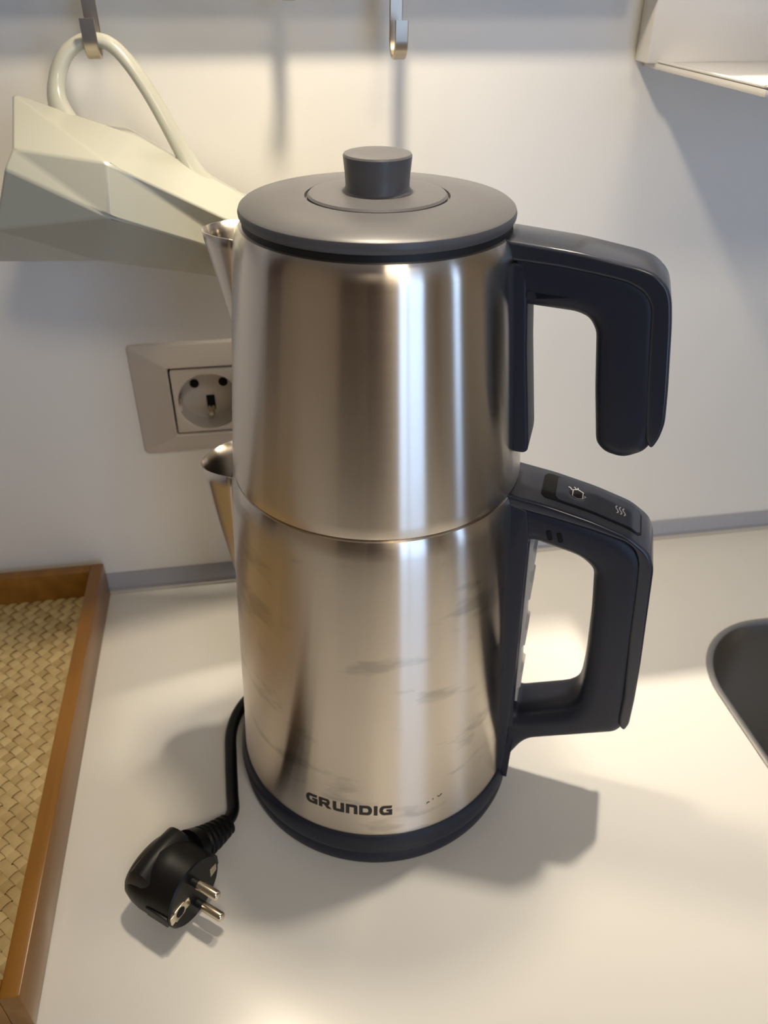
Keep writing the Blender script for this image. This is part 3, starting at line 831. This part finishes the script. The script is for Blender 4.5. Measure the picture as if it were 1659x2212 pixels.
tube('handle', hp, [.0046 - .0014 * math.sin(pi * min(1, k / (n - 1) * 1.0)) + (.003 * max(0, 1 - k / 9) ** 2) + (.004 * max(0, 1 - (n - 1 - k) / 10) ** 2) for k in range(n)], 'jug', jg, 16, (1.0, 1.25))

# ================================================================== enamel shelf on the wall, to the right
sh = thing('wall_shelf', 'white enamel wall shelf with a tall back panel above the sink', 'shelf', (.36, WY, .347))
box('back_panel', .1780, .62, WY - .0170, WY, .3490, .58, 'shelf', sh, .0012)
box('tray', .1835, .62, .0500, WY - .001, .3460, .3496, 'shelf', sh, .0012)
box('side_lip', .1835, .1865, .0500, WY - .0175, .3496, .3510, 'shelf', sh, .0007)
box('front_lip', .1835, .62, .0500, .0530, .3496, .3510, 'shelf', sh, .0007)

# ================================================================== tray with woven mat
ty = thing('serving_tray', 'amber wooden serving tray with a woven palm floor, left of the kettle', 'tray', (-.33, .02, 0))
TX0, TX1, TY0, TY1, TH, TT = -.4755, -.1755, -.1300, .1715, .0300, .0088
box('bottom_board', TX0 + .002, TX1 - .002, TY0 + .002, TY1 - .002, .0003, .0048, 'tray_wood', ty)
for nm, b in (('side_board', (TX1 - TT, TX1, TY0, TY1)), ('side_board', (TX0, TX0 + TT, TY0, TY1)), ('end_board', (TX0 + TT, TX1 - TT, TY1 - TT, TY1)), ('end_board', (TX0 + TT, TX1 - TT, TY0, TY0 + TT))):
    box(nm, b[0], b[1], b[2], b[3], .0003, TH, 'tray_wood', ty, .0007)
mx0, mx1, my0, my1 = TX0 + TT + .0003, TX1 - TT - .0003, TY0 + TT + .0003, TY1 - TT - .0003
mcx, mcy = (mx0 + mx1) / 2, (my0 + my1) / 2
PIT, AMP, ZM = .0059, .00072, .0069
half = int(((mx1 - mx0) + (my1 - my0)) / 2 / math.sqrt(2) / PIT) + 1
mat_part = bpy.data.objects.new('woven_mat', None); COL.objects.link(mat_part); mat_part.parent = ty
mat_part.matrix_parent_inverse = ty.matrix_world.inverted()
mat_part.empty_display_size = .02
rnd = random.Random(3)
for d in (0, 1):
    dv = Vector((1, 1, 0)).normalized() if d == 0 else Vector((1, -1, 0)).normalized()
    pv = Vector((-1, 1, 0)).normalized() if d == 0 else Vector((1, 1, 0)).normalized()
    for k in range(-half, half + 1):
        bm = bmesh.new()
        wdt = PIT * (.90 + rnd.uniform(-.06, .06)) / 2
        ph = rnd.uniform(-.08, .08)
        L = int(.42 / PIT / 2) + 1
        rows = []
        for i in range(-L * 4, L * 4 + 1):
            s = i * PIT / 4
            c = math.cos(pi * (s / PIT + k))
            zz = AMP * max(-1, min(1, 1.5 * c)) * (1 if d == 0 else -1)
            jit = .00012 * math.sin(k * 5.1 + s * 300)
            base = Vector((mcx, mcy, ZM + zz)) + dv * s + pv * (k * PIT + ph * PIT * .5)
            rows.append((bm.verts.new(base - pv * wdt - Z * .00025 + Z * jit), bm.verts.new(base + Z * .00012), bm.verts.new(base + pv * wdt - Z * .00025 - Z * jit)))
        for a, b in zip(rows, rows[1:]):
            bm.faces.new((a[0], b[0], b[1], a[1])); bm.faces.new((a[1], b[1], b[2], a[2]))
        for co, no in (((mx0, 0, 0), (-1, 0, 0)), ((mx1, 0, 0), (1, 0, 0)), ((0, my0, 0), (0, -1, 0)), ((0, my1, 0), (0, 1, 0))):
            bmesh.ops.bisect_plane(bm, geom=bm.verts[:] + bm.edges[:] + bm.faces[:], plane_co=co, plane_no=no, clear_outer=True)
        if len(bm.faces) < 2:
            bm.free(); continue
        me = bpy.data.meshes.new('palm_strip')
        bmesh.ops.recalc_face_normals(bm, faces=bm.faces)
        bm.to_mesh(me); bm.free()
        link('palm_strip', me, 'weave', mat_part, 50)
